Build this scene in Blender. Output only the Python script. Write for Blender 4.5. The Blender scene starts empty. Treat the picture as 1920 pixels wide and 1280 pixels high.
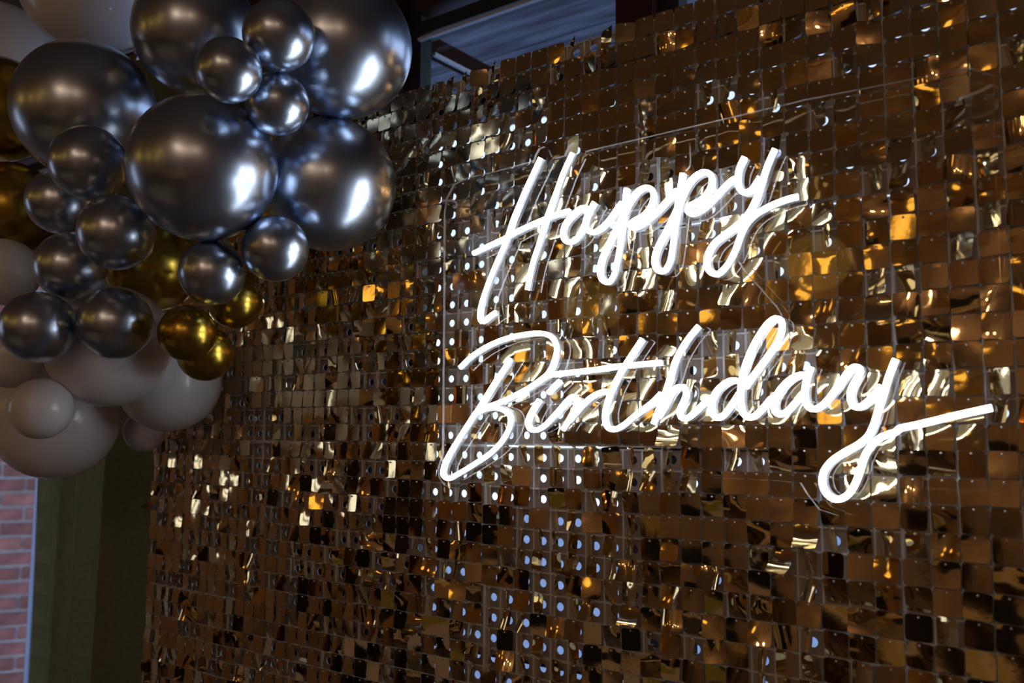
import bpy, bmesh, math, random
import numpy as np
from mathutils import Vector, Matrix
random.seed(7)
S = bpy.context.scene
COL = S.collection

# ------------------------------------------------------------------ camera, sky, exposure
F_PX = 1666.45
CAM = np.array([0.75095, -1.07194, 1.53107])
ROT = np.array([[0.80135, 0.59816, 0.00615], [-0.05580, 0.08499, -0.99482], [-0.59558, 0.79686, 0.10148]])  # right, down, forward
cd = bpy.data.cameras.new('camera'); cam = bpy.data.objects.new('camera', cd); COL.objects.link(cam)
cam.matrix_world = Matrix(((ROT[0][0], -ROT[1][0], -ROT[2][0], CAM[0]), (ROT[0][1], -ROT[1][1], -ROT[2][1], CAM[1]),
                           (ROT[0][2], -ROT[1][2], -ROT[2][2], CAM[2]), (0, 0, 0, 1)))
cd.sensor_width = 36; cd.lens = F_PX * 36 / 1920; cd.clip_start = 0.02
cd.dof.use_dof = True; cd.dof.focus_distance = 1.36; cd.dof.aperture_fstop = 4.5
S.camera = cam
S.view_settings.view_transform = 'Standard'; S.view_settings.look = 'None'
S.view_settings.exposure = 0.0; S.view_settings.gamma = 1.0; S.view_settings.use_curve_mapping = False
S.cycles.max_bounces = 10; S.cycles.glossy_bounces = 6; S.cycles.transparent_max_bounces = 16
S.cycles.sample_clamp_indirect = 6.0; S.cycles.use_denoising = True

SKY = 1.7
w = bpy.data.worlds.new('overcast_sky'); S.world = w; w.use_nodes = True
wt = w.node_tree; wt.nodes.clear()
tc = wt.nodes.new('ShaderNodeTexCoord'); sx = wt.nodes.new('ShaderNodeSeparateXYZ'); rm = wt.nodes.new('ShaderNodeValToRGB')
bg = wt.nodes.new('ShaderNodeBackground'); wo = wt.nodes.new('ShaderNodeOutputWorld')
wt.links.new(tc.outputs['Generated'], sx.inputs[0]); wt.links.new(sx.outputs['Z'], rm.inputs[0])
rm.color_ramp.elements[0].position = 0.0; rm.color_ramp.elements[0].color = (0.86, 0.93, 1.0, 1)
rm.color_ramp.elements[1].position = 0.8; rm.color_ramp.elements[1].color = (0.42, 0.58, 1.0, 1)
wt.links.new(rm.outputs[0], bg.inputs[0]); bg.inputs[1].default_value = SKY; wt.links.new(bg.outputs[0], wo.inputs[0])

def point_light(name, loc, energy, color, radius):
    l = bpy.data.lights.new(name, 'POINT'); l.energy = energy; l.color = color; l.shadow_soft_size = radius
    o = bpy.data.objects.new(name, l); o.location = loc; COL.objects.link(o); return o

# ------------------------------------------------------------------ helpers
def on_plane(x, y, Y):
    """point of the plane depth=Y that the lens sees at photo pixel x, y (used once, to survey shapes drawn on flat sheets)"""
    d = np.array([(x - 960) / F_PX, (y - 640) / F_PX, 1.0]) @ ROT
    return Vector(CAM + (Y - CAM[1]) / d[1] * d)

def mat(name, base=(0.5, 0.5, 0.5), rough=0.5, metal=0.0, emit=None, es=0.0, coat=0.0, spec=0.5, noise=0.0, nscale=20.0, bump=0.0, bscale=200.0, trans=0.0, sss=0.0, sheen=0.0):
    m = bpy.data.materials.new(name); m.use_nodes = True; nt = m.node_tree; p = nt.nodes['Principled BSDF']
    p.inputs['Base Color'].default_value = (*base, 1); p.inputs['Roughness'].default_value = rough; p.inputs['Metallic'].default_value = metal
    p.inputs['Specular IOR Level'].default_value = spec; p.inputs['Coat Weight'].default_value = coat; p.inputs['Coat Roughness'].default_value = 0.08
    p.inputs['Sheen Weight'].default_value = sheen
    if trans: p.inputs['Transmission Weight'].default_value = trans
    if sss:
        p.inputs['Subsurface Weight'].default_value = sss; p.inputs['Subsurface Radius'].default_value = (0.02, 0.02, 0.02)
    if emit: p.inputs['Emission Color'].default_value = (*emit, 1); p.inputs['Emission Strength'].default_value = es
    if noise or bump:
        t = nt.nodes.new('ShaderNodeTexCoord')
    if noise:
        n = nt.nodes.new('ShaderNodeTexNoise'); n.inputs['Scale'].default_value = nscale; n.inputs['Detail'].default_value = 4
        nt.links.new(t.outputs['Object'], n.inputs['Vector'])
        r = nt.nodes.new('ShaderNodeValToRGB')
        r.color_ramp.elements[0].position = 0.3; r.color_ramp.elements[1].position = 0.7
        r.color_ramp.elements[0].color = (*[c * (1 - noise) for c in base], 1); r.color_ramp.elements[1].color = (*[min(1, c * (1 + noise)) for c in base], 1)
        nt.links.new(n.outputs['Fac'], r.inputs[0]); nt.links.new(r.outputs[0], p.inputs['Base Color'])
    if bump:
        n2 = nt.nodes.new('ShaderNodeTexNoise'); n2.inputs['Scale'].default_value = bscale
        b = nt.nodes.new('ShaderNodeBump'); b.inputs['Strength'].default_value = bump; b.inputs['Distance'].default_value = 0.002
        nt.links.new(t.outputs['Object'], n2.inputs['Vector']); nt.links.new(n2.outputs['Fac'], b.inputs['Height']); nt.links.new(b.outputs[0], p.inputs['Normal'])
    return m

def clear_sheet(name, tint=(0.97, 0.98, 1.0), ior=1.49):
    """thin clear sheet: lets light straight through, reflects by Fresnel"""
    m = bpy.data.materials.new(name); m.use_nodes = True; nt = m.node_tree; nt.nodes.clear()
    o = nt.nodes.new('ShaderNodeOutputMaterial'); mx = nt.nodes.new('ShaderNodeMixShader'); fr = nt.nodes.new('ShaderNodeMath'); lw = nt.nodes.new('ShaderNodeLayerWeight'); pw = nt.nodes.new('ShaderNodeMath')
    tr = nt.nodes.new('ShaderNodeBsdfTransparent'); gl = nt.nodes.new('ShaderNodeBsdfGlossy')
    lw.inputs[0].default_value = 0.5; pw.operation = 'POWER'; pw.inputs[1].default_value = 5.0; fr.operation = 'MULTIPLY_ADD'; f0 = ((ior - 1) / (ior + 1)) ** 2
    fr.inputs[1].default_value = 1 - f0; fr.inputs[2].default_value = f0; nt.links.new(lw.outputs['Facing'], pw.inputs[0]); nt.links.new(pw.outputs[0], fr.inputs[0])
    tr.inputs[0].default_value = (*tint, 1); gl.inputs['Roughness'].default_value = 0.02
    nt.links.new(fr.outputs[0], mx.inputs[0]); nt.links.new(tr.outputs[0], mx.inputs[1]); nt.links.new(gl.outputs[0], mx.inputs[2])
    nt.links.new(mx.outputs[0], o.inputs[0]); return m

def semi_clear(name, col, rough, alpha):
    m = mat(name, col, rough); m.node_tree.nodes['Principled BSDF'].inputs['Alpha'].default_value = alpha; return m

def obj(name, me, m=None, parent=None, loc=None, rot=None, smooth=False):
    if isinstance(me, bmesh.types.BMesh):
        bm = me; me = bpy.data.meshes.new(name); bm.to_mesh(me); bm.free()
    if m and not me.materials: me.materials.append(m)
    if smooth: me.polygons.foreach_set('use_smooth', [True] * len(me.polygons))
    o = bpy.data.objects.new(name, me); COL.objects.link(o)
    if parent: o.parent = parent
    if loc is not None: o.location = loc
    if rot is not None: o.rotation_euler = rot
    return o

def tag(o, label=None, cat=None, group=None, kind=None):
    if label: o['label'] = label
    if cat: o['category'] = cat
    if group: o['group'] = group
    if kind: o['kind'] = kind
    return o

def empty(name, loc=(0, 0, 0), rot=(0, 0, 0)):
    o = bpy.data.objects.new(name, None); o.location = loc; o.rotation_euler = rot; o.empty_display_size = 0.05; COL.objects.link(o); return o

def box(bm, x0, x1, y0, y1, z0, z1):
    v = [bm.verts.new(p) for p in ((x0, y0, z0), (x1, y0, z0), (x1, y1, z0), (x0, y1, z0), (x0, y0, z1), (x1, y0, z1), (x1, y1, z1), (x0, y1, z1))]
    for f in ((0, 3, 2, 1), (4, 5, 6, 7), (0, 1, 5, 4), (1, 2, 6, 5), (2, 3, 7, 6), (3, 0, 4, 7)): bm.faces.new([v[i] for i in f])

def box_obj(name, b, m, parent=None, bevel=0.0):
    bm = bmesh.new(); box(bm, *b)
    if bevel: bmesh.ops.bevel(bm, geom=bm.edges[:], offset=bevel, segments=1, affect='EDGES')
    return obj(name, bm, m, parent)

def tube(bm, pts, r, seg=8, cap=True):
    pts = [Vector(p) for p in pts]; rings = []
    for i, p in enumerate(pts):
        t = (pts[min(i + 1, len(pts) - 1)] - pts[max(i - 1, 0)]).normalized()
        a = t.cross(Vector((0, 0, 1)))
        if a.length < 0.2: a = t.cross(Vector((0, 1, 0)))
        a.normalize(); b = t.cross(a)
        rings.append([bm.verts.new(p + r * (math.cos(k * 2 * math.pi / seg) * a + math.sin(k * 2 * math.pi / seg) * b)) for k in range(seg)])
    for i in range(len(rings) - 1):
        for k in range(seg): bm.faces.new((rings[i][k], rings[i][(k + 1) % seg], rings[i + 1][(k + 1) % seg], rings[i + 1][k]))
    if cap: bm.faces.new(rings[0][::-1]); bm.faces.new(rings[-1])

def spline(pts, step=0.004):
    """Catmull-Rom through pts, resampled at about step"""
    P = [np.array(p, float) for p in pts]; P = [2 * P[0] - P[1]] + P + [2 * P[-1] - P[-2]]; out = []
    for i in range(1, len(P) - 2):
        n = max(2, int(np.linalg.norm(P[i + 1] - P[i]) / step))
        # centripetal parametrisation
        t0 = 0; t1 = t0 + np.linalg.norm(P[i] - P[i - 1]) ** .5; t2 = t1 + np.linalg.norm(P[i + 1] - P[i]) ** .5; t3 = t2 + np.linalg.norm(P[i + 2] - P[i + 1]) ** .5
        for k in range(n):
            t = t1 + (t2 - t1) * k / n
            A1 = (t1 - t) / (t1 - t0) * P[i - 1] + (t - t0) / (t1 - t0) * P[i]; A2 = (t2 - t) / (t2 - t1) * P[i] + (t - t1) / (t2 - t1) * P[i + 1]
            A3 = (t3 - t) / (t3 - t2) * P[i + 1] + (t - t2) / (t3 - t2) * P[i + 2]
            B1 = (t2 - t) / (t2 - t0) * A1 + (t - t0) / (t2 - t0) * A2; B2 = (t3 - t) / (t3 - t1) * A2 + (t - t1) / (t3 - t1) * A3
            out.append((t2 - t) / (t2 - t1) * B1 + (t - t1) / (t2 - t1) * B2)
    out.append(P[-2]); return out

# ------------------------------------------------------------------ materials
M = {}
M['gold'] = mat('gold_mirror_film', (0.89, 0.665, 0.35), 0.07, 1.0, bump=0.05, bscale=55)
M['plate'] = mat('smoky_plastic_backing', (0.42, 0.37, 0.355), 0.30, 0.0, spec=0.7)
M['lattice'] = mat('clear_grey_lattice', (0.78, 0.82, 0.88), 0.2, 0.0, spec=0.8)
M['peg'] = mat('clear_plastic_peg', (0.85, 0.85, 0.88), 0.12, 0.3, spec=1.0)
M['neon'] = mat('neon_flex_diffuser', (0.9, 0.9, 0.95), 0.4, emit=(0.86, 0.93, 1.0), es=14.0)
M['neonside'] = mat('neon_flex_silicone', (0.60, 0.67, 0.78), 0.35, emit=(0.72, 0.86, 1.0), es=0.14)
M['acrylic'] = clear_sheet('clear_acrylic')
M['acryledge'] = mat('acrylic_polished_edge', (0.85, 0.86, 0.90), 0.15, 0.0, spec=1.0)
M['acryledge'].node_tree.nodes['Principled BSDF'].inputs['Alpha'].default_value = 0.6
M['wire'] = mat('clear_wire', (0.55, 0.53, 0.50), 0.2, 0.0, spec=0.9)
M['tie'] = mat('nylon_tie', (0.72, 0.72, 0.78), 0.35)
M['glass'] = clear_sheet('window_glass', (0.86, 0.90, 0.96), 1.5)
M['silver'] = mat('chrome_silver_latex', (0.52, 0.61, 0.77), 0.29, 1.0, coat=0.25, bump=0.02, bscale=400)
M['goldb'] = mat('chrome_gold_latex', (0.50, 0.34, 0.045), 0.26, 1.0, coat=0.2, bump=0.02, bscale=400)
M['white'] = mat('white_latex', (0.74, 0.76, 0.82), 0.30, 0.0, sss=0.0, spec=0.5, coat=0.3)
M['redwood'] = mat('dark_red_painted_wood', (0.045, 0.012, 0.009), 0.4, noise=0.2, nscale=12)
M['green'] = mat('dark_green_gasket', (0.02, 0.028, 0.026), 0.4)
M['beam'] = mat('veranda_beam_paint', (0.03, 0.010, 0.008), 0.9, spec=0.1)
M['beamedge'] = mat('pale_edge_tone', (0.60, 0.62, 0.68), 0.5)  # on the beam this pale colour stands in for daylight
M['curtain'] = mat('olive_curtain_fabric', (0.28, 0.265, 0.145), 0.75, noise=0.12, nscale=90, sheen=0.3, bump=0.2, bscale=900)
M['brick'] = mat('red_brick', (0.36, 0.15, 0.14), 0.85, noise=0.35, nscale=14, bump=0.4, bscale=120)
M['mortar'] = mat('grey_mortar', (0.60, 0.60, 0.66), 0.9, noise=0.15, nscale=40)
M['brown'] = mat('brown_panelled_wall', (0.42, 0.33, 0.27), 0.6, noise=0.25, nscale=3)
M['warmwall'] = mat('warm_ochre_wall', (0.41, 0.26, 0.155), 0.6, noise=0.2, nscale=3)
M['ceil'] = mat('dark_wood_ceiling', (0.28, 0.20, 0.145), 0.6, noise=0.2, nscale=4)
M['floor'] = mat('dark_wood_floor', (0.20, 0.155, 0.125), 0.4, noise=0.3, nscale=6)
M['pave'] = mat('grey_paving', (0.30, 0.34, 0.40), 0.9, noise=0.2, nscale=5)
M['cream'] = mat('cream_painted_panel', (0.50, 0.42, 0.34), 0.6)
M['black'] = mat('black_steel', (0.02, 0.02, 0.02), 0.4, 0.6)
M['cloth'] = mat('white_tablecloth', (0.78, 0.72, 0.66), 0.8)
M['runner'] = mat('lime_table_runner', (0.42, 0.42, 0.05), 0.8)
M['bl'] = mat('black_leatherette', (0.012, 0.012, 0.013), 0.5)
M['leg'] = mat('dark_table_leg', (0.03, 0.02, 0.02), 0.4)
M['bulb'] = mat('warm_bulb', (1, 0.7, 0.4), 0.4)
M['brass'] = mat('brass', (0.6, 0.4, 0.15), 0.25, 1.0)
M['shade'] = mat('amber_glass_shade', (0.9, 0.55, 0.2), 0.3, emit=(1.0, 0.56, 0.10), es=1.5)
M['lampsmall'] = mat('amber_glass_globe', (0.9, 0.55, 0.2), 0.3, emit=(1.0, 0.66, 0.40), es=28.0)

# planks outside get a streaky painted look
def plank_mat():
    m = mat('veranda_plank_paint', (0.20, 0.22, 0.27), 0.7)
    nt = m.node_tree; p = nt.nodes['Principled BSDF']; t = nt.nodes.new('ShaderNodeTexCoord'); mp = nt.nodes.new('ShaderNodeMapping')
    mp.inputs['Scale'].default_value = (2.0, 14.0, 2.0); n = nt.nodes.new('ShaderNodeTexNoise'); n.inputs['Scale'].default_value = 1.6; n.inputs['Detail'].default_value = 5
    r = nt.nodes.new('ShaderNodeValToRGB'); r.color_ramp.elements[0].position = 0.35; r.color_ramp.elements[1].position = 0.68
    r.color_ramp.elements[0].color = (0.075, 0.08, 0.105, 1); r.color_ramp.elements[1].color = (0.30, 0.33, 0.40, 1)
    nt.links.new(t.outputs['Object'], mp.inputs[0]); nt.links.new(mp.outputs[0], n.inputs['Vector']); nt.links.new(n.outputs['Fac'], r.inputs[0]); nt.links.new(r.outputs[0], p.inputs['Base Color'])
    return m
M['plank'] = plank_mat()

# ------------------------------------------------------------------ the room
YW = 0.50            # inner face of the window wall
XL, XR, YF, ZC = -3.35, 3.2, -5.2, 3.0
tag(box_obj('floor', (XL, XR, YF, YW + 0.12, -0.05, 0.0), M['floor']), 'dark floor of the room', kind='structure')
tag(box_obj('ceiling', (XL, XR, YF, YW + 0.12, ZC, ZC + 0.08), M['ceil']), 'dark wooden ceiling of the room', kind='structure')
bm = bmesh.new()
for b in ((YF, -2.05, 0, ZC), (-1.55, YW + 0.12, 0, ZC), (-2.05, -1.55, 0, 1.3), (-2.05, -1.55, 2.2, ZC)): box(bm, XL - 0.1, XL, *b)
tag(obj('wall_left', bm, M['warmwall']), 'brown wall with a window at the far left', kind='structure')
wl = tag(empty('window_5', (XL, -1.8, 1.3)), 'window in the left wall mirrored in the left sides of the balloons', kind='structure')
for y in (-0.25, -0.02, 0.21): box_obj('mullion', (-0.08, -0.02, y, y + 0.04, 0, 0.9), M['redwood'], wl)
bm = bmesh.new(); bm.faces.new([bm.verts.new(p) for p in ((-0.05, -0.25, 0), (-0.05, 0.25, 0), (-0.05, 0.25, 0.9), (-0.05, -0.25, 0.9))]); obj('glass', bm, M['glass'], wl)
tag(box_obj('wall_right', (XR, XR + 0.1, YF, YW + 0.12, 0, ZC), M['brown']), 'brown wall at the far right', kind='structure')
tag(box_obj('wall_front', (XL, XR, YF - 0.1, YF, 0, ZC), M['brown']), 'brown wall facing the gold backdrop', kind='structure')
dr = tag(empty('door_added', (XL + 0.002, -3.0, 0)), 'dark door added in the left wall for dark sequin reflections', kind='structure')  # unseen door, added so some sequins reflect something dark
box_obj('door_leaf', (0, 0.04, -0.5, 0.5, 0, 2.1), M['black'], dr); box_obj('door_frame', (0, 0.05, -0.6, -0.5, 0, 2.2), M['redwood'], dr); box_obj('door_frame', (0, 0.05, 0.5, 0.6, 0, 2.2), M['redwood'], dr)
for k, (ya, yb) in enumerate(((-4.9, -3.9), (-1.0, 0.2))):
    tag(box_obj('trim_added_%d' % (k + 1), (XL + 0.001, XL + 0.02, ya, yb, 0.1, 1.0), M['cream']), 'cream wainscot panel added to the left wall for beige sequin reflections', kind='structure')  # unseen panels, added to give the sequins beige reflections
# window wall: sill wall below, lintel above, brown wall right of the windows
bm = bmesh.new()
box(bm, XL, XR, YW, YW + 0.12, 0, 0.42); box(bm, XL, XR, YW, YW + 0.12, 2.66, ZC); box(bm, 1.3, XR, YW, YW + 0.12, 0.42, 2.66)
tag(obj('wall_back', bm, M['redwood']), 'dark wall around the windows behind the backdrop', kind='structure')

def window(name, x0, x1, label):
    e = tag(empty(name, (x0, YW, 0.42)), label, kind='structure')
    def P(nm, b, m): 
        b = (b[0] - x0, b[1] - x0, b[2] - YW, b[3] - YW, b[4] - 0.42, b[5] - 0.42)
        return box_obj(nm, b, m, e)
    P('post', (x0, x0 + 0.085, YW - 0.02, YW + 0.08, 0.42, 2.66), M['redwood'])
    P('gasket', (x0 + 0.085, x0 + 0.125, YW + 0.02, YW + 0.06, 0.42, 2.66), M['green'])
    P('post', (x1 - 0.005, x1 + 0.0, YW - 0.0, YW + 0.07, 0.42, 2.66), M['redwood'])
    P('bottom_rail', (x0 + 0.125, x1 - 0.005, YW, YW + 0.07, 0.42, 0.50), M['redwood'])
    P('top_rail', (x0 + 0.125, x1 - 0.005, YW, YW + 0.07, 2.585, 2.66), M['redwood'])
    P('glazing_bead', (x0 + 0.125, x1 - 0.005, YW + 0.01, YW + 0.055, 2.525, 2.56), M['green'])
    P('glazing_bead', (x0 + 0.125, x1 - 0.005, YW + 0.008, YW + 0.02, 2.512, 2.519), M['beamedge'])
    P('glass', (x0 + 0.12, x1 - 0.005, YW + 0.05, YW + 0.052, 0.50, 2.585), M['glass'])
    return e
window('window_1', -0.858, -0.144, 'dark red framed window seen above the backdrop between the balloons and the red post')
window('window_2', -0.144, 0.60, 'dark red framed window behind the gold backdrop right of the red post')
window('window_3', 0.60, 1.30, 'dark red framed window behind the far right of the backdrop')
tag(box_obj('wall_light_block', (-1.55, -0.858, YW, YW + 0.12, 0.42, 2.66), M['redwood']), 'dark red wall pier added between the windows to darken the backdrop holes', kind='structure')  # unseen pier, added to keep daylight out of the left panel holes
window('window_4', XL, -1.55, 'window at the far left showing the brick wall outside')


# ------------------------------------------------------------------ outside: veranda, brick building, paving
e = tag(empty('ceiling_outside', (0, 0.63, 2.9)), 'streaky grey boarded veranda ceiling outside the window', kind='structure')
pm = None
for k in range(9):
    b = box_obj('plank', (-1.9, 1.6, k * 0.155, k * 0.155 + 0.150, random.uniform(0, 0.004), 0.03), M['plank'], e)
tag(e)
e = empty('veranda_beam', (-0.76, 0.585, 2.565)); tag(e, 'dark red veranda beam running outward from the left window post', 'beam')
dz = 0.0
bb = box_obj('beam', (-0.04, 0.0, 0, 1.3, -0.042, 0.0), M['beam'], e)
box_obj('lit_edge_strip', (-0.010, 0.001, 0.02, 1.3, -0.050, -0.042), M['beamedge'], e)  # daylight on the beam's lower edge, put in as a pale strip
tag(box_obj('ground', (-14, 6, 0.62, 16, -0.35, -0.15), M['pave']), 'grey paving outside the windows', kind='structure')

# brick building outside, its face square to the view at the far left
fwd = Vector((-0.5956, 0.7969, 0)).normalized(); rgt = Vector((0.8013, 0.5982, 0)).normalized()
wc = Vector((CAM[0], CAM[1], 0)) + fwd * 4.60 + rgt * (-2.55)
be = tag(empty('wall_outside', wc, (0, 0, math.radians(62))), 'red brick wall with pale joints outside, left of the curtain', kind='structure')
box_obj('mortar', (-1.15, 0.72, 0.012, 0.25, -0.15, 2.75), M['mortar'], be)
bms = []
for v in range(4):
    bm = bmesh.new(); box(bm, 0, 0.205, 0, 0.02, 0, 0.058); bmesh.ops.bevel(bm, geom=bm.edges[:], offset=0.004, segments=1, affect='EDGES')
    for vv in bm.verts: vv.co += Vector((random.uniform(-1, 1), random.uniform(-1, 1), random.uniform(-1, 1))) * 0.0018
    me = bpy.data.meshes.new('brick'); bm.to_mesh(me); bm.free()
    mm = M['brick'].copy(); r = random.uniform(0.75, 1.35)
    rr = [n for n in mm.node_tree.nodes if n.type == 'VALTORGB'][0]
    for el in rr.color_ramp.elements: el.color = (el.color[0] * r, el.color[1] * r * random.uniform(.9, 1.1), el.color[2] * r, 1)
    me.materials.append(mm); bms.append(me)
zb = 0.10; row = 0
while zb < 2.66:
    off = -1.14 + (0.11 if row % 2 else 0)
    for k in range(8):
        o = bpy.data.objects.new('brick', bms[random.randrange(4)]); COL.objects.link(o); o.parent = be
        o.location = (off + k * 0.219, random.uniform(-0.003, 0.003), zb)
    zb += 0.0745; row += 1

# ------------------------------------------------------------------ curtain
def curtain(name, x0, x1, yc, label, folds, leanfn):
    e = tag(empty(name, (x0, yc, 0)), label, 'curtain')
    nz = 26; nx = 150; bm = bmesh.new(); grid = []
    for i in range(nx + 1):
        u = i / nx; X = x0 + (x1 - x0) * u; rowv = []
        for j in range(nz + 1):
            z = 0.02 + 2.55 * j / nz
            y = 0.0
            for (c, wd, amp) in folds:
                d = (X - c - 0.006 * math.sin(z * 1.3 + c * 5)) / wd
                if 0 < d < 1: y -= amp * math.sin(math.pi / 2 * min(1.0, d / 0.10)) * math.cos(math.pi / 2 * max(0.0, (d - 0.10) / 0.90))
            y += 0.006 * math.sin(z * 3.1 + X * 14)
            rowv.append(bm.verts.new((X - x0 + leanfn(z), y, z)))
        grid.append(rowv)
    for i in range(nx):
        for j in range(nz): bm.faces.new((grid[i][j], grid[i + 1][j], grid[i + 1][j + 1], grid[i][j + 1]))
    bmesh.ops.solidify(bm, geom=bm.faces[:], thickness=0.003)
    obj('drape', bm, M['curtain'], e, smooth=True)
    return e
ce = curtain('curtain', -2.32, -0.98, 0.40, 'dark olive floor length curtain hanging in deep folds left of the gold backdrop',
        [(-2.32, 0.20, 0.02), (-2.06, 0.10, 0.07), (-1.97, 0.10, 0.07), (-1.60, 0.30, 0.20), (-1.28, 0.16, 0.14), (-1.10, 0.13, 0.12)], lambda z: 0.0)
ml = bpy.data.materials.new('white_curtain_lining'); ml.use_nodes = True; nt = ml.node_tree; nt.nodes.clear()
t_ = nt.nodes.new('ShaderNodeBsdfTranslucent'); t_.inputs[0].default_value = (0.75, 0.80, 0.92, 1); d_ = nt.nodes.new('ShaderNodeBsdfDiffuse'); d_.inputs[0].default_value = (0.6, 0.6, 0.62, 1)
mx_ = nt.nodes.new('ShaderNodeMixShader'); mx_.inputs[0].default_value = 0.3; o_ = nt.nodes.new('ShaderNodeOutputMaterial')
nt.links.new(t_.outputs[0], mx_.inputs[1]); nt.links.new(d_.outputs[0], mx_.inputs[2]); nt.links.new(mx_.outputs[0], o_.inputs[0])
bm = bmesh.new(); box(bm, -0.030, 0.004, -0.004, -0.001, 0.02, 2.57)
tag(obj('lining', bm, ml, ce), 'pale lining edge lit by the window')
re_ = tag(empty('curtain_rod', (-2.4, 0.40, 2.62)), 'dark rod carrying the olive curtain above the balloons', 'rod')
bm = bmesh.new(); tube(bm, [(0, 0, 0), (1.5, 0, 0)], 0.014, 10); obj('pole', bm, M['black'], re_)
for dx in (0.05, 1.45):
    bm = bmesh.new(); tube(bm, [(dx, 0.10, 0.0), (dx, 0.0, 0.0)], 0.008, 6); obj('bracket', bm, M['black'], re_)

# ------------------------------------------------------------------ gold shimmer panels
CELL = 0.03; Z0 = 1.45
R_IN, C_IN = 10, 10
def plate_mesh():
    bm = bmesh.new(); n = 16; rh = 0.0060; hz = -0.0150   # hole centre below the peg
    for i in range(10):
        for j in range(10):
            cx = i * CELL; cz = -j * CELL + hz; h = CELL / 2
            out = []; inn = []; inb = []
            for k in range(n):
                a = 2 * math.pi * k / n + math.pi / 4
                c, s = math.cos(a), math.sin(a); m_ = max(abs(c), abs(s))
                out.append(bm.verts.new((cx + h * c / m_, 0.011, cz + h * s / m_)))
                inn.append(bm.verts.new((cx + rh * c, 0.011, cz + rh * s))); inb.append(bm.verts.new((cx + rh * c, 0.0128, cz + rh * s)))
            for k in range(n):
                k2 = (k + 1) % n
                bm.faces.new((out[k], out[k2], inn[k2], inn[k])); bm.faces.new((inn[k], inn[k2], inb[k2], inb[k]))
    bmesh.ops.remove_doubles(bm, verts=bm.verts, dist=1e-5)
    me = bpy.data.meshes.new('backing_plate'); bm.to_mesh(me); bm.free(); me.materials.append(M['plate']); return me
def lattice_mesh():
    bm = bmesh.new(); wd = 0.0011
    for i in range(11):
        x = (i - 0.5) * CELL; x = max(-0.5 * CELL + wd, min(9.5 * CELL - wd, x))
        box(bm, x - wd, x + wd, 0.0078, 0.0110, -9.5 * CELL - 0.015 + 0.0005, 0.5 * CELL - 0.0150 - 0.0005)
    for j in range(11):
        z = 0.5 * CELL - 0.0150 - j * CELL; z = max(-9.5 * CELL - 0.015 + wd, min(0.5 * CELL - 0.015 - wd, z))
        box(bm, -0.5 * CELL, 9.5 * CELL, 0.0083, 0.0109, z - wd, z + wd)
    me = bpy.data.meshes.new('lattice'); bm.to_mesh(me); bm.free(); me.materials.append(M['lattice']); return me
def pegs_mesh():
    bm = bmesh.new()
    for i in range(10):
        for j in range(10):
            x, z = i * CELL, -j * CELL
            tube(bm, [(x, 0.011, z), (x, -0.0012, z)], 0.0007, 5, False)
            r0 = [bm.verts.new((x + 0.0015 * math.cos(a * math.pi / 3), -0.0012, z + 0.0015 * math.sin(a * math.pi / 3))) for a in range(6)]
            r1 = [bm.verts.new((x + 0.0011 * math.cos(a * math.pi / 3), -0.0022, z + 0.0011 * math.sin(a * math.pi / 3))) for a in range(6)]
            for k in range(6): bm.faces.new((r0[k], r0[(k + 1) % 6], r1[(k + 1) % 6], r1[k]))
            bm.faces.new(r1)
    me = bpy.data.meshes.new('pegs'); bm.to_mesh(me); bm.free(); me.materials.append(M['peg'])
    me.polygons.foreach_set('use_smooth', [True] * len(me.polygons)); return me
PLATE, LATT, PEGS = plate_mesh(), lattice_mesh(), pegs_mesh()

def sequin_verts(kx, kz, tw, curl, crease):
    """28.5 mm film square with clipped corners, hung from a point 3 mm under its top edge; bent by curvature kx, kz, twist, lower curl"""
    n = 6; hw = 0.0143; top = 0.0030; bot = -0.0256; V = []; cr = 0.0019
    for j in range(n + 1):
        for i in range(n + 1):
            x = -hw + 2 * hw * i / n; z = bot + (top - bot) * j / n
            if i in (0, n) and j in (0, n):
                x -= math.copysign(cr * 0.45, x); z += (cr * 0.45 if j == 0 else -cr * 0.45)
            y = kx * x * x + kz * (z - top) ** 2 + tw * x * (z - top) + curl * max(0.0, -z - 0.014) ** 2 + crease * abs(x) * math.exp(-((z + 0.004) / 0.006) ** 2)
            V.append((x, y, z))
    return V, n
def sequin_geo(params):
    V, n = sequin_verts(*params); F = []
    for j in range(n):
        for i in range(n):
            a = j * (n + 1) + i; F.append((a, a + 1, a + n + 2, a + n + 1))
    return V, F
VAR = []
rv = random.Random(11)
for k in range(40):
    if k < 14: p = (rv.gauss(0, 1.0), rv.gauss(0, 0.8), rv.gauss(0, 1.0), 0, rv.choice((0, 0, 0.03)))
    elif k < 28: p = (rv.gauss(0, 5), rv.gauss(0, 3.5), rv.gauss(0, 4), rv.gauss(0, 6), rv.choice((0, 0.06, -0.06)))
    else: p = (rv.gauss(0, 16), rv.gauss(0, 7), rv.gauss(0, 9), rv.gauss(0, 14), rv.choice((0, 0.12, -0.1)))
    VAR.append(p)
SEQ = []
for p in VAR:
    V, Fc = sequin_geo(p); me = bpy.data.meshes.new('sequin'); me.from_pydata(V, [], Fc); me.materials.append(M['gold'])
    me.polygons.foreach_set('use_smooth', [True] * len(me.polygons)); SEQ.append(me)

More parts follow.
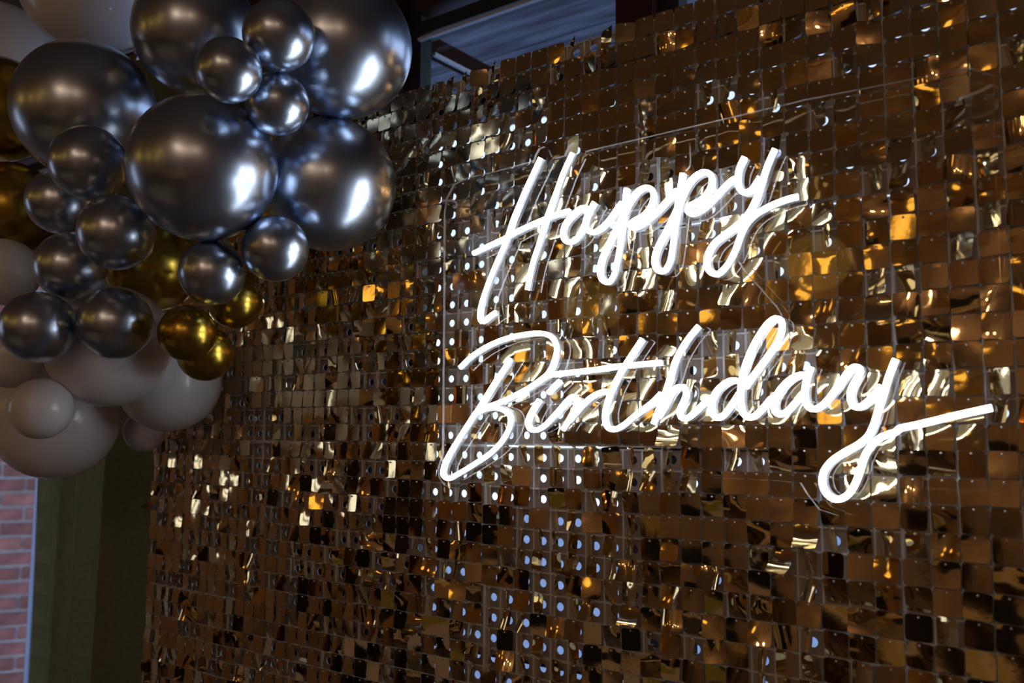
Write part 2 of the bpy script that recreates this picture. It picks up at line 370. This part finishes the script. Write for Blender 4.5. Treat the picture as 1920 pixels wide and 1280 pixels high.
# where draughts and static have turned the sequins edge-on: (column, row, radius columns, radius rows, share turned)
TURN = [(-4, -7, 2.6, 8, 0.7), (0, -4, 2.2, 6, 0.55), (2, 2, 3.2, 4, 0.72), (-1, 8, 3.2, 4, 0.8), (-13, -5, 3, 4, 0.32), (7, -12, 5, 3.2, 0.6), (-12, 0, 2, 2.5, 0.5),
        (-22, -3, 1.6, 5, 0.5), (-19, 4, 2, 4, 0.3), (12, 3, 2, 5, 0.45), (0, -22, 7, 0.8, 0.55), (18, -12, 3, 4, 0.35), (16, -18, 3, 3, 0.3), (4, -1, 5, 1.5, 0.6), (10, -6, 3, 2, 0.4)]
def pose(c, r, rnd):
    p_turn = 0.09 if not (r < -9 and c < -6) else 0.03
    for (cc, rr, rc, rw, p) in TURN:
        if ((c - cc) / rc) ** 2 + ((r - rr) / rw) ** 2 < 1: p_turn = max(p_turn, p)
    upper = max(0.0, min(1.0, (-r - 8) / 10.0)) * max(0.25, min(1.0, (12 - c) / 20.0))
    if rnd.random() < p_turn:
        yaw = -math.radians(rnd.uniform(24, 50)); k = rnd.choice((rnd.randrange(14, 28), rnd.randrange(14, 40), rnd.randrange(0, 14)))
        if rnd.random() < 0.12: yaw = -yaw * 0.6
        pitch = math.radians(rnd.gauss(-2 - 4 * upper, 3))
    else:
        q = rnd.random()
        yaw = math.radians(rnd.gauss(-1, 3) if q < 0.5 else (rnd.uniform(-18, 3) if q < 0.82 else rnd.gauss(0, 8))); pitch = math.radians(rnd.gauss(-1.5 - 4 * upper, 2.0 if q < 0.6 else 5.0))
        k = rnd.randrange(0, 14) if q < 0.62 else (rnd.randrange(14, 28) if q < 0.91 else rnd.randrange(28, 40))
    roll = math.radians(rnd.gauss(0, 2.2))
    lift = 0.0
    return (pitch, roll, yaw), k

ROWN = {0: 'top row', 1: 'second row from the top', 2: 'third row from the top', 3: 'fourth row from the top', 4: 'lowest row'}
COLN = {0: 'leftmost', 1: 'second from left', 2: 'third from left', 3: 'fourth from left', 4: 'fifth from left', 5: 'sixth from left', 6: 'seventh from left'}
NOTE = {(0, 3): 'under the dark window', (1, 3): 'behind the capital H', (1, 4): 'behind the letters p', (2, 3): 'behind the capital B', (2, 4): 'behind the letters th'}
VISIBLE_COLS = 6
for pr in range(5):
    for pc in range(7):
        c0 = -33 + 10 * pc; r0 = -22 + 10 * pr
        lean = random.uniform(-0.0012, 0.0012)
        e = empty('sequin_panel', (c0 * CELL + random.uniform(-0.0006, 0.0006), 0.0, Z0 - r0 * CELL + random.uniform(-0.0015, 0.0015)))
        note = NOTE.get((pr, pc)); lab = 'gold mirror sequin panel' + ((' ' + note) if note else '') + ', ' + ROWN[pr] + ', ' + COLN[pc]
        tag(e, lab, 'shimmer panel', 'gold sequin panels of the backdrop')
        for nm, me in (('backing_plate', PLATE), ('lattice', LATT)): obj(nm, me, None, e)
        tag(obj('pegs', PEGS, None, e), kind='stuff')
        rnd = random.Random(1000 * pr + pc)
        individual = pc < VISIBLE_COLS and pr < 4 and not (pr == 3 and pc >= 5 and False)
        VV = []; FF = []
        for i in range(10):
            for j in range(10):
                rot, k = pose(c0 + i, r0 + j, rnd)
                if individual:
                    o = bpy.data.objects.new('sequin', SEQ[k]); COL.objects.link(o); o.parent = e
                    o.location = (i * CELL, -0.0005, -j * CELL); o.rotation_euler = rot
                else:
                    V, Fc = sequin_geo(VAR[k]); Mx = Matrix.Translation((i * CELL, -0.0005, -j * CELL)) @ (Matrix.Rotation(rot[2], 4, 'Z') @ Matrix.Rotation(rot[1], 4, 'Y') @ Matrix.Rotation(rot[0], 4, 'X'))
                    b0 = len(VV); VV += [tuple(Mx @ Vector(v)) for v in V]; FF += [tuple(a + b0 for a in f) for f in Fc]
        if not individual:
            me = bpy.data.meshes.new('sequins'); me.from_pydata(VV, [], FF); me.materials.append(M['gold'])
            me.polygons.foreach_set('use_smooth', [True] * len(me.polygons)); tag(obj('sequins', me, None, e), kind='stuff')

st = tag(empty('backdrop_stand', (-1.0, 0.03, 0)), 'black steel stand carrying the gold panels from behind', 'stand')
for k, x in enumerate((0.02, 0.62, 1.22, 1.80)):
    bm = bmesh.new(); tube(bm, [(x, 0, 0.02), (x, 0, 2.08)], 0.012, 8); obj('upright', bm, M['black'], st)
    bm = bmesh.new(); box(bm, x - 0.02, x + 0.02, -0.02, 0.25, 0.0, 0.02); obj('foot', bm, M['black'], st)
for z in (0.62, 1.2, 2.07):
    bm = bmesh.new(); tube(bm, [(0.0, -0.003, z), (2.1, -0.003, z)], 0.009, 8); obj('crossbar', bm, M['black'], st)

# ------------------------------------------------------------------ the neon sign
YA0, YA1, YT = -0.0190, -0.0240, -0.0400     # acrylic back, acrylic front, tube front face
def S_(ox, oy, sc, *pts): return [(ox + x / sc, oy + y / sc) for x, y in pts]
a_ = (880, 260, 6.4); b_ = (870, 430, 6.735); c_ = (1030, 340, 6.4); d_ = (1160, 300, 5.8182); e_ = (1300, 260, 4.923); f_ = (810, 600, 4.0)
g_ = (970, 620, 6.4); h_ = (1110, 600, 5.8182); i_ = (1300, 580, 5.8182); j_ = (1420, 640, 6.857); k_ = (1520, 640, 4.0); l_ = (1640, 730, 6.857)
STROKES = [
 ('left stem of the capital H', S_(*a_, (845, 225), (760, 410), (665, 610), (580, 810), (510, 980)) + S_(*b_, (525, 130), (460, 290), (380, 470), (310, 640), (245, 820), (203, 960), (185, 1080), (195, 1145), (235, 1160), (285, 1120), (350, 1070), (395, 1045))),
 ('right stem of the capital H', S_(*a_, (1230, 165), (1120, 400), (1040, 620), (960, 830), (900, 1000)) + S_(*b_, (970, 70), (920, 230), (870, 380), (825, 560), (788, 760))),
 ('crossbar of the capital H', S_(*b_, (105, 300), (300, 205), (500, 110)) + S_(*a_, (600, 1090), (800, 1000), (1000, 920), (1190, 860))),
 ('bowl of the letter a in Happy', S_(*c_, (435, 310), (375, 315), (300, 370), (220, 450), (165, 540), (150, 640), (178, 705), (240, 728), (310, 690), (375, 600), (425, 490))),
 ('stem of the letter a in Happy', S_(*c_, (530, 245), (470, 350), (428, 450), (418, 530), (455, 590), (520, 608), (620, 550), (730, 430), (820, 300), (860, 250))),
 ('first letter p of Happy', S_(*c_, (915, 80), (897, 250), (877, 420), (857, 600), (835, 790), (800, 980), (765, 1120), (705, 1205), (635, 1190), (594, 1100), (607, 970), (655, 840), (720, 710), (790, 570), (860, 430), (925, 290), (1000, 170), (1080, 92), (1160, 68), (1220, 95), (1240, 170), (1215, 275), (1155, 370), (1070, 435), (990, 478), (955, 520), (990, 552), (1080, 530), (1180, 455), (1290, 350), (1400, 230), (1490, 130)) + S_(*d_, (630, 325),)),
 ('second letter p of Happy', S_(*d_, (690, 140), (665, 290), (640, 450), (620, 620), (600, 780), (580, 950), (550, 1110), (490, 1205), (425, 1205), (382, 1130), (388, 1030), (430, 920), (500, 790), (570, 650), (640, 500), (700, 350), (770, 230), (850, 155), (930, 125), (995, 155), (1008, 240), (970, 340), (900, 420), (815, 470), (755, 505), (742, 550), (785, 583), (880, 552), (1000, 450), (1120, 320), (1215, 225)) + S_(*e_, (375, 365),)),
 ('bowl of the letter y in Happy', S_(*e_, (465, 165), (418, 270), (403, 370), (418, 455), (462, 492), (520, 478), (568, 420), (610, 350))),
 ('tail of the letter y in Happy', S_(*e_, (748, 92), (700, 195), (660, 300), (620, 430), (570, 560), (500, 690), (400, 795), (280, 885), (180, 970), (122, 1080), (118, 1175), (160, 1235), (220, 1245), (310, 1160), (385, 1020), (435, 880), (490, 775), (570, 695), (670, 635), (780, 585), (880, 550), (960, 532))),
 ('stem of the capital B', S_(*f_, (580, 290), (530, 370), (450, 490), (370, 620), (290, 740), (200, 880), (120, 1010), (78, 1105), (77, 1165), (118, 1188), (190, 1152), (310, 1080), (440, 990), (530, 890), (578, 785), (573, 712), (520, 670), (440, 658), (385, 668), (340, 690))),
 ('upper bow of the capital B', S_(*f_, (203, 355), (280, 280), (400, 200), (540, 140), (680, 108), (820, 98), (895, 130), (928, 200), (915, 290), (870, 390), (790, 460), (680, 530), (560, 590), (450, 635), (372, 652))),
 ('letter i of Birthday', S_(*g_, (250, 830), (190, 920), (132, 1030), (112, 1110), (137, 1175), (200, 1192), (300, 1150), (420, 1030), (510, 930), (590, 835), (650, 790), (695, 800))),
 ('dot of the letter i', S_(*g_, (500, 605), (430, 670), (360, 745))),
 ('stem of the letter r', S_(*g_, (705, 800), (690, 900), (640, 1010), (590, 1100), (535, 1185))),
 ('arm of the letter r', S_(*g_, (620, 1080), (690, 990), (780, 885), (880, 795), (990, 740), (1080, 728), (1130, 740))),
 ('crossbar of the letter t', S_(*g_, (395, 525), (700, 490), (1000, 455)) + S_(*h_, (200, 510), (400, 492), (600, 474), (745, 462))),
 ('letter t of Birthday', S_(*h_, (540, 205), (470, 310), (390, 430), (310, 560), (240, 690), (180, 830), (138, 980), (132, 1085), (162, 1170), (230, 1192), (320, 1155), (440, 1060), (570, 960), (680, 870), (745, 800))),
 ('stem of the letter h', S_(*h_, (1155, 65), (1050, 190), (960, 330), (900, 450), (860, 580), (820, 700), (770, 850), (710, 1000), (662, 1130))),
 ('arch of the letter h', S_(*h_, (720, 1060), (780, 950), (850, 810), (920, 735), (990, 728), (1018, 790), (990, 890), (948, 980), (960, 1055), (1020, 1072), (1110, 1010), (1200, 920), (1275, 850))),
 ('bowl of the letter d', S_(*i_, (460, 775), (400, 775), (310, 825), (232, 910), (192, 1010), (190, 1105), (230, 1172), (290, 1178), (360, 1110), (430, 1010), (490, 920))),
 ('looped stem of the letter d', S_(*i_, (560, 850), (620, 760), (710, 640), (820, 490), (915, 340), (962, 200), (950, 120), (890, 95), (812, 145), (725, 260), (645, 400), (575, 560), (530, 720), (505, 880), (505, 1010), (532, 1125), (592, 1175), (660, 1165), (740, 1090), (840, 970))),
 ('bowl of the second letter a', S_(*j_, (645, 430), (550, 430), (440, 470), (335, 560), (245, 680), (205, 800), (218, 895), (280, 935), (370, 905), (470, 800), (560, 690))),
 ('stem of the second letter a', S_(*j_, (680, 325), (640, 440), (612, 560), (602, 700), (625, 805), (690, 865), (780, 855), (890, 760), (1000, 620), (1100, 480), (1180, 365), (1250, 325), (1310, 350), (1300, 430), (1240, 530), (1195, 640), (1195, 755), (1240, 832), (1310, 842), (1400, 785), (1500, 680), (1585, 570))),
 ('tail of the letter y in Birthday', S_(*k_, (633, 132), (580, 270), (542, 400), (505, 510), (475, 610), (430, 705), (360, 768), (250, 830), (150, 900), (92, 980), (82, 1065), (120, 1148), (190, 1185), (265, 1158), (328, 1070), (370, 960), (400, 865), (445, 790), (530, 715), (640, 675)) + S_(*l_, (300, 510), (600, 440), (900, 367), (1200, 298), (1500, 235))),
]
sign = empty('neon_sign', on_plane(1300, 600, YA0))
tag(sign, 'white neon script sign reading Happy Birthday on a clear acrylic sheet', 'neon sign')
SO = sign.location.copy()

def sweep(pts, sect, name, m, parent, close=True):
    """sweep a cross section (offset across, depth) along a path lying in a plane Y = const"""
    bm = bmesh.new(); rings = []; n = len(pts)
    for i, p in enumerate(pts):
        t = np.array(pts[min(i + 1, n - 1)]) - np.array(pts[max(i - 1, 0)]); t = t / (np.linalg.norm(t) + 1e-9)
        nx, nz = -t[1], t[0]
        rings.append([bm.verts.new((p[0] + a * nx - SO.x, y - SO.y, p[1] + a * nz - SO.z)) for a, y in sect])
    k = len(sect)
    for i in range(n - 1):
        for q in range(k): bm.faces.new((rings[i][q], rings[i][(q + 1) % k], rings[i + 1][(q + 1) % k], rings[i + 1][q]))
    bm.faces.new(rings[0][::-1]); bm.faces.new(rings[-1])
    bmesh.ops.recalc_face_normals(bm, faces=bm.faces)
    return obj(name, bm, m, parent, smooth=False)

HWT = 0.0033; D1 = YT + 0.0050; BK = YA1 - 0.0002
SEC_F = [(-HWT, D1), (-HWT, YT + 0.0018), (-HWT * 0.72, YT + 0.0005), (-HWT * 0.3, YT), (HWT * 0.3, YT), (HWT * 0.72, YT + 0.0005), (HWT, YT + 0.0018), (HWT, D1)]
MID = YT + 0.0105
SEC_B = [(-HWT * 0.97, MID), (-HWT * 0.97, D1), (HWT * 0.97, D1), (HWT * 0.97, MID)]
SEC_C = [(-HWT * 0.99, BK), (-HWT * 0.99, MID + 0.0001), (HWT * 0.99, MID + 0.0001), (HWT * 0.99, BK)]
for k, (nm, px) in enumerate(STROKES):
    P3 = [on_plane(x, y, YT + 0.001) for x, y in px]
    path = spline([(p.x, p.z) for p in P3], 0.0035)
    o = sweep(path, SEC_F, 'light_tube', M['neon'], sign); tag(o, 'glowing white tube, ' + nm)
    sweep(path, SEC_B, 'tube_body', M['neonside'], o)
    sweep(path, SEC_C, 'clear_channel', M['acrylic'], o)
    bm = bmesh.new(); n_ = len(path)
    for sd in (-1, 1):
        for dep in (MID + 0.0012, MID + 0.0027, MID + 0.0043):
            prev = None
            for i, p in enumerate(path):
                t = np.array(path[min(i + 1, n_ - 1)]) - np.array(path[max(i - 1, 0)]); t = t / (np.linalg.norm(t) + 1e-9)
                q = []
                for a, y in ((HWT * 1.02, dep), (HWT * 1.12, dep + 0.00025), (HWT * 1.02, dep + 0.0005)):
                    q.append(bm.verts.new((p[0] - sd * a * t[1] - SO.x, y - SO.y, p[1] + sd * a * t[0] - SO.z)))
                if prev:
                    for z in (0, 1): bm.faces.new((prev[z], prev[z + 1], q[z + 1], q[z]))
                prev = q
    obj('channel_ribs', bm, M['acryledge'], o)

# acrylic sheet, cut round the letters
OUT = [(829, 850), (831, 600), (832, 400), (836, 372), (850, 345), (875, 333), (930, 320), (1000, 301), (1003, 290), (1010, 278), (1020, 274), (1028, 280), (1033, 294), (1040, 296), (1058, 291), (1064, 276), (1074, 267), (1084, 269), (1091, 279), (1096, 283),
       (1200, 259), (1350, 224), (1505, 187), (1660, 157), (1808, 128), (1822, 128), (1862, 141), (1865, 300), (1875, 520), (1888, 680), (1894, 735), (1903, 752), (1906, 770), (1902, 782), (1893, 793), (1892, 860), (1886, 900), (1872, 915), (1850, 920),
       (1700, 915), (1655, 914), (1640, 935), (1610, 958), (1570, 966), (1535, 955), (1512, 925), (1500, 905), (1440, 900), (1261, 892), (1080, 884), (925, 879), (905, 890), (875, 905), (850, 915), (832, 910), (822, 895), (820, 878)]
O3 = [on_plane(x, y, YA1) for x, y in OUT]
def sheet(name, ys, m):
    bm = bmesh.new(); vs = [bm.verts.new((p.x - SO.x, ys - SO.y, p.z - SO.z)) for p in O3]; bm.faces.new(vs)
    bmesh.ops.triangulate(bm, faces=bm.faces[:]); return bm
ac = obj('acrylic_sheet', sheet('a', (YA0 + YA1) / 2, None), M['acrylic'], sign)
bm = bmesh.new(); n = len(O3)
cen = sum(O3, Vector()) / n
fr = [bm.verts.new((p.x - SO.x, YA1 - SO.y, p.z - SO.z)) for p in O3]; bk = [bm.verts.new((p.x - SO.x, YA0 - SO.y, p.z - SO.z)) for p in O3]
for k in range(n): bm.faces.new((fr[k], fr[(k + 1) % n], bk[(k + 1) % n], bk[k]))
obj('polished_edge', bm, M['acryledge'], sign)

# cable ties through the corner holes, supply wires
def tie(px, label):
    P = [on_plane(x, y, Y) for x, y, Y in px]
    t = empty('cable_tie', P[0]); tag(t, label, 'cable tie', 'nylon ties holding the sign')
    bm = bmesh.new(); pts = spline([tuple(p - P[0]) for p in P], 0.003); 
    rings = []
    for i, p in enumerate(pts):
        tt = Vector(pts[min(i + 1, len(pts) - 1)] - pts[max(i - 1, 0)]).normalized(); a = tt.cross(Vector((0, 1, 0)));
        if a.length < 0.1: a = Vector((0, 0, 1))
        a.normalize(); b = tt.cross(a).normalized(); p = Vector(p)
        rings.append([bm.verts.new(p + q) for q in (a * 0.0016 + b * 0.0006, a * 0.0016 - b * 0.0006, -a * 0.0016 - b * 0.0006, -a * 0.0016 + b * 0.0006)])
    for i in range(len(rings) - 1):
        for q in range(4): bm.faces.new((rings[i][q], rings[i][(q + 1) % 4], rings[i + 1][(q + 1) % 4], rings[i + 1][q]))
    obj('strap', bm, M['tie'], t)
    bm = bmesh.new(); h = P[-1] - P[0]; box(bm, h.x - 0.0028, h.x + 0.0028, h.y - 0.002, h.y + 0.002, h.z - 0.0025, h.z + 0.0025); obj('buckle', bm, M['tie'], t)
tie([(831, 378, -0.017), (829, 376, -0.022), (838, 376, -0.024), (852, 377, -0.024), (857, 383, -0.022), (853, 387, -0.018)], 'white nylon tie at the upper left corner of the sign')
tie([(1862, 160, -0.015), (1858, 160, -0.022), (1840, 170, -0.026), (1812, 180, -0.026), (1802, 184, -0.024), (1799, 192, -0.018)], 'white nylon tie at the upper right corner of the sign')

def wire(px, Y, r, label):
    P = [on_plane(x, y, Y) for x, y in px]; t = empty('wire', P[0]); tag(t, label, 'wire')
    bm = bmesh.new(); tube(bm, spline([tuple(p - P[0]) for p in P], 0.006), r, 6); obj('cord', bm, M['wire'], t, smooth=True)
wire([(1385, 490), (1400, 512), (1430, 545), (1460, 580), (1468, 596)], YA1 - 0.002, 0.0008, 'thin clear lead between Happy and Birthday, running down to the loop of the d')
wire([(1293, 268), (1294, 290), (1293, 312), (1286, 320)], YA1 - 0.003, 0.0011, 'thin clear lead above the second letter p')

# ------------------------------------------------------------------ balloons
def balloon_mesh(squash, neck=True):
    bm = bmesh.new(); nu, nv = 40, 24; rings = []
    top = bm.verts.new((0, 0, 1.0))
    for j in range(1, nv):
        a = math.pi * j / nv; r = math.sin(a); z = math.cos(a)
        if z < 0: r *= 1 - 0.05 * (z ** 2); z *= 1 + squash * abs(z) ** 3      # slight pear towards the neck
        rings.append([bm.verts.new((r * math.cos(2 * math.pi * i / nu), r * math.sin(2 * math.pi * i / nu), z)) for i in range(nu)])
    bot = bm.verts.new((0, 0, -1.0 * (1 + squash)))
    for i in range(nu):
        bm.faces.new((top, rings[0][i], rings[0][(i + 1) % nu])); bm.faces.new((bot, rings[-1][(i + 1) % nu], rings[-1][i]))
        for j in range(len(rings) - 1): bm.faces.new((rings[j][i], rings[j + 1][i], rings[j + 1][(i + 1) % nu], rings[j][(i + 1) % nu]))
    me = bpy.data.meshes.new('balloon'); bm.to_mesh(me); bm.free(); me.polygons.foreach_set('use_smooth', [True] * len(me.polygons)); return me
def knot_mesh():
    bm = bmesh.new(); prof = [(0.10, -1.0), (0.045, -1.06), (0.04, -1.10), (0.07, -1.125), (0.04, -1.15), (0.035, -1.17), (0.09, -1.21)]; n = 10; rg = []
    for r, z in prof: rg.append([bm.verts.new((r * math.cos(2 * math.pi * i / n), r * math.sin(2 * math.pi * i / n), z)) for i in range(n)])
    for j in range(len(rg) - 1):
        for i in range(n): bm.faces.new((rg[j][i], rg[j][(i + 1) % n], rg[j + 1][(i + 1) % n], rg[j + 1][i]))
    me = bpy.data.meshes.new('knot'); bm.to_mesh(me); bm.free(); return me
BM_ = {}; KN = {}
for key in ('silver', 'goldb', 'white'):
    BM_[key] = balloon_mesh(0.05); BM_[key].materials.append(M[key]); KN[key] = knot_mesh(); KN[key].materials.append(M[key])
BALLOONS = [
('silver', -0.3788,-0.3227,1.9150,0.1076, 'large chrome silver balloon at the centre of the cluster'),
('silver', -0.3353,-0.1187,1.9301,0.1085, 'large chrome silver balloon touching the backdrop, right of the central one'),
('silver', -0.2725,-0.1564,2.1312,0.1109, 'largest top right chrome silver balloon beside the dark window'),
('silver', -0.2243,-0.3146,2.0798,0.0499, 'small silver balloon in front of the top right one, highest of three small ones'),
('silver', -0.2497,-0.3755,2.0144,0.0439, 'small silver balloon resting just above the large central one'),
('silver', -0.2631,-0.2832,1.9989,0.0453, 'small silver balloon wedged between the large central, upper and right silver balloons'),
('silver', -0.5576,-0.2285,2.2065,0.1049, 'large dark silver balloon at the top, behind the small silver pair'),
('silver', -0.7460,-0.3162,2.0854,0.1191, 'large dim silver balloon left of the central one, under the grey white balloon'),
('silver', -0.6017,-0.3792,1.9482,0.0588, 'small silver balloon in front of the dim large left silver balloon'),
('silver', -0.7409,-0.3533,1.9132,0.0540, 'small dark silver balloon half hidden beside the brown gold balloon'),
('silver', -0.5344,-0.3641,1.8310,0.0571, 'small silver balloon at lower left of the large central one'),
('silver', -0.6535,-0.3726,1.7904,0.0545, 'small silver balloon above the lowest silver pair, next to a white one'),
('silver', -0.6492,-0.4186,1.6877,0.0551, 'lowest silver balloon at the far left, above white balloons'),
('silver', -0.5631,-0.3432,1.6953,0.0563, 'lowest silver balloon in front of the large white one'),
('silver', -0.4035,-0.2833,1.7675,0.0491, 'small silver balloon above the small gold balloons'),
('silver', -0.3254,-0.2296,1.8040,0.0499, 'small silver balloon under the large right silver one, against the sequins'),
('goldb', -0.4566,-0.2866,1.6790,0.0433, 'small chrome gold balloon, frontmost of the three bright gold ones'),
('goldb', -0.4794,-0.1860,1.7409,0.0438, 'small chrome gold balloon nearest to the sequins, topmost of the three bright ones'),
('goldb', -0.5059,-0.2201,1.6552,0.0449, 'small chrome gold balloon lowest of the three, above a white balloon'),
('goldb', -0.7295,-0.1838,1.8317,0.0855, 'large dim gold balloon behind the silver ones at the centre'),
('goldb', -1.1093,-0.3096,2.1676,0.1047, 'dark brown gold balloon at the left edge, upper of two'),
('goldb', -1.0678,-0.2900,1.9617,0.0924, 'dark brown gold balloon at the left edge, lower of two'),
('white', -1.2844,-0.2469,2.3227,0.1381, 'dim white balloon in the top left corner of the cluster'),
('white', -0.9151,-0.2324,2.4056,0.1365, 'large dim grey white balloon cut off by the top of the photo'),
('white', -0.9485,-0.3453,1.8155,0.0612, 'white balloon at the left edge beside the small silver ones'),
('white', -0.8392,-0.3687,1.6547,0.0547, 'white balloon at the left edge under the lowest far left silver balloon'),
('white', -0.7017,-0.2747,1.6733,0.1036, 'large white balloon under the lowest silver balloons'),
('white', -0.7844,-0.1066,1.6251,0.0965, 'large white balloon beside the left edge of the sequins'),
('white', -0.7225,-0.3724,1.5642,0.0492, 'small white balloon in front of the lowest large white one'),
('white', -0.9889,-0.2166,1.5523,0.1166, 'lowest large white balloon hanging in front of the curtain'),
('white', -0.9516,-0.0530,1.5286,0.0416, 'small white balloon hanging at the corner between curtain and sequins'),
('white', -1.2338,-0.2357,1.5464,0.0799, 'white balloon behind the small white one at the left edge'),
]
GN = {'silver': ('silver_balloon', 'chrome silver balloons'), 'goldb': ('gold_balloon', 'chrome gold balloons'), 'white': ('white_balloon', 'white balloons')}
hub = Vector((-0.75, 0.05, 1.95))
for key, x, y, z, r, lab in BALLOONS:
    e = empty(GN[key][0], (x, y, z)); tag(e, lab, 'balloon', GN[key][1])
    d = (hub - Vector((x, y, z))); d.y = max(d.y, 0.12); d.normalize()
    e.rotation_euler = (-d).to_track_quat('Z', 'Y').to_euler(); e.scale = (r, r, r)
    obj('latex', BM_[key], None, e); obj('knot', KN[key], None, e)

# ------------------------------------------------------------------ the rest of the room that the mirrors show, plus added benches and a fill lamp
def table(x, y, ang, label):
    e = tag(empty('dining_table', (x, y, 0), (0, 0, ang)), label, 'table')
    bm = bmesh.new(); box(bm, -0.9, 0.9, -0.4, 0.4, 0.73, 0.755)
    bmesh.ops.bevel(bm, geom=bm.edges[:], offset=0.006, segments=1, affect='EDGES'); obj('tabletop', bm, M['cloth'], e)
    bm = bmesh.new(); box(bm, -0.91, 0.91, -0.14, 0.14, 0.755, 0.759); obj('table_runner', bm, M['runner'], e)
    for sx_ in (-0.82, 0.82):
        for sy in (-0.33, 0.33): box_obj('leg', (sx_ - 0.025, sx_ + 0.025, sy - 0.025, sy + 0.025, 0, 0.73), M['leg'], e)
table(-1.3, -1.75, 0.5, 'white table with a lime runner mirrored in the lower left sequins')
table(0.1, -3.2, 0.4, 'white table with a lime runner mirrored in the lower middle sequins')
table(-2.1, -4.3, 0.1, 'white table with a lime runner mirrored farther back in the lower sequins')
def bench(x, y, ang, label):  # unseen benches, added for black patches in the sequin reflections
    e = tag(empty('bench', (x, y, 0), (0, 0, ang)), label, 'bench')
    bm = bmesh.new(); box(bm, -0.75, 0.75, -0.25, 0.25, 0.36, 0.48); bmesh.ops.bevel(bm, geom=bm.edges[:], offset=0.03, segments=2, affect='EDGES'); obj('seat', bm, M['bl'], e)
    bm = bmesh.new(); box(bm, -0.75, 0.75, -0.36, -0.25, 0.36, 1.15); bmesh.ops.bevel(bm, geom=bm.edges[:], offset=0.03, segments=2, affect='EDGES'); obj('backrest', bm, M['bl'], e)
    for a in (-0.65, 0.65):
        for b in (-0.18, 0.18): box_obj('leg', (a - 0.025, a + 0.025, b - 0.025, b + 0.025, 0, 0.37), M['leg'], e)
bench(-1.75, -2.75, 0.5, 'black padded bench added behind the nearer white table to blacken sequin reflections')
bench(-0.3, -4.1, 0.4, 'black padded bench added behind the middle white table to blacken sequin reflections')
def lamp(x, y, z, r, m, label):
    e = tag(empty('pendant_lamp', (x, y, z)), label, 'lamp')
    bm = bmesh.new(); bmesh.ops.create_uvsphere(bm, u_segments=24, v_segments=14, radius=r)
    for v in bm.verts: v.co.z *= 0.85
    obj('globe', bm, m, e, smooth=True)
    bm = bmesh.new(); tube(bm, [(0, 0, r * 0.8), (0, 0, r)], r * 0.3, 14); obj('cap', bm, M['brass'], e)
    bm = bmesh.new(); tube(bm, [(0, 0, r), (0, 0, ZC - z - 0.02)], 0.004, 6); obj('cord', bm, M['black'], e)
for x, y, z, nm in [(2.0, -3.9, 2.65, 'first'), (1.3, -4.3, 2.6, 'second'), (2.7, -3.3, 2.65, 'third'), (0.6, -3.2, 2.7, 'fourth')]:
    lamp(x, y, z, 0.085, M['lampsmall'], 'small amber globe lamp behind the camera mirrored in the balloons, ' + nm + ' of the row')
for x, y, z, nm in [(-2.85, -2.6, 2.45, 'added to brighten the left wall'), (-2.1, -3.6, 2.3, 'left of the dark door'), (-0.85, -4.0, 2.5, 'in the middle'), (-1.3, -4.7, 2.1, 'farthest back')]:  # the one nearest the left wall is added to brighten that wall
    lamp(x, y, z, 0.19, M['shade'], 'large amber globe lamp mirrored orange in the sequins, ' + nm)
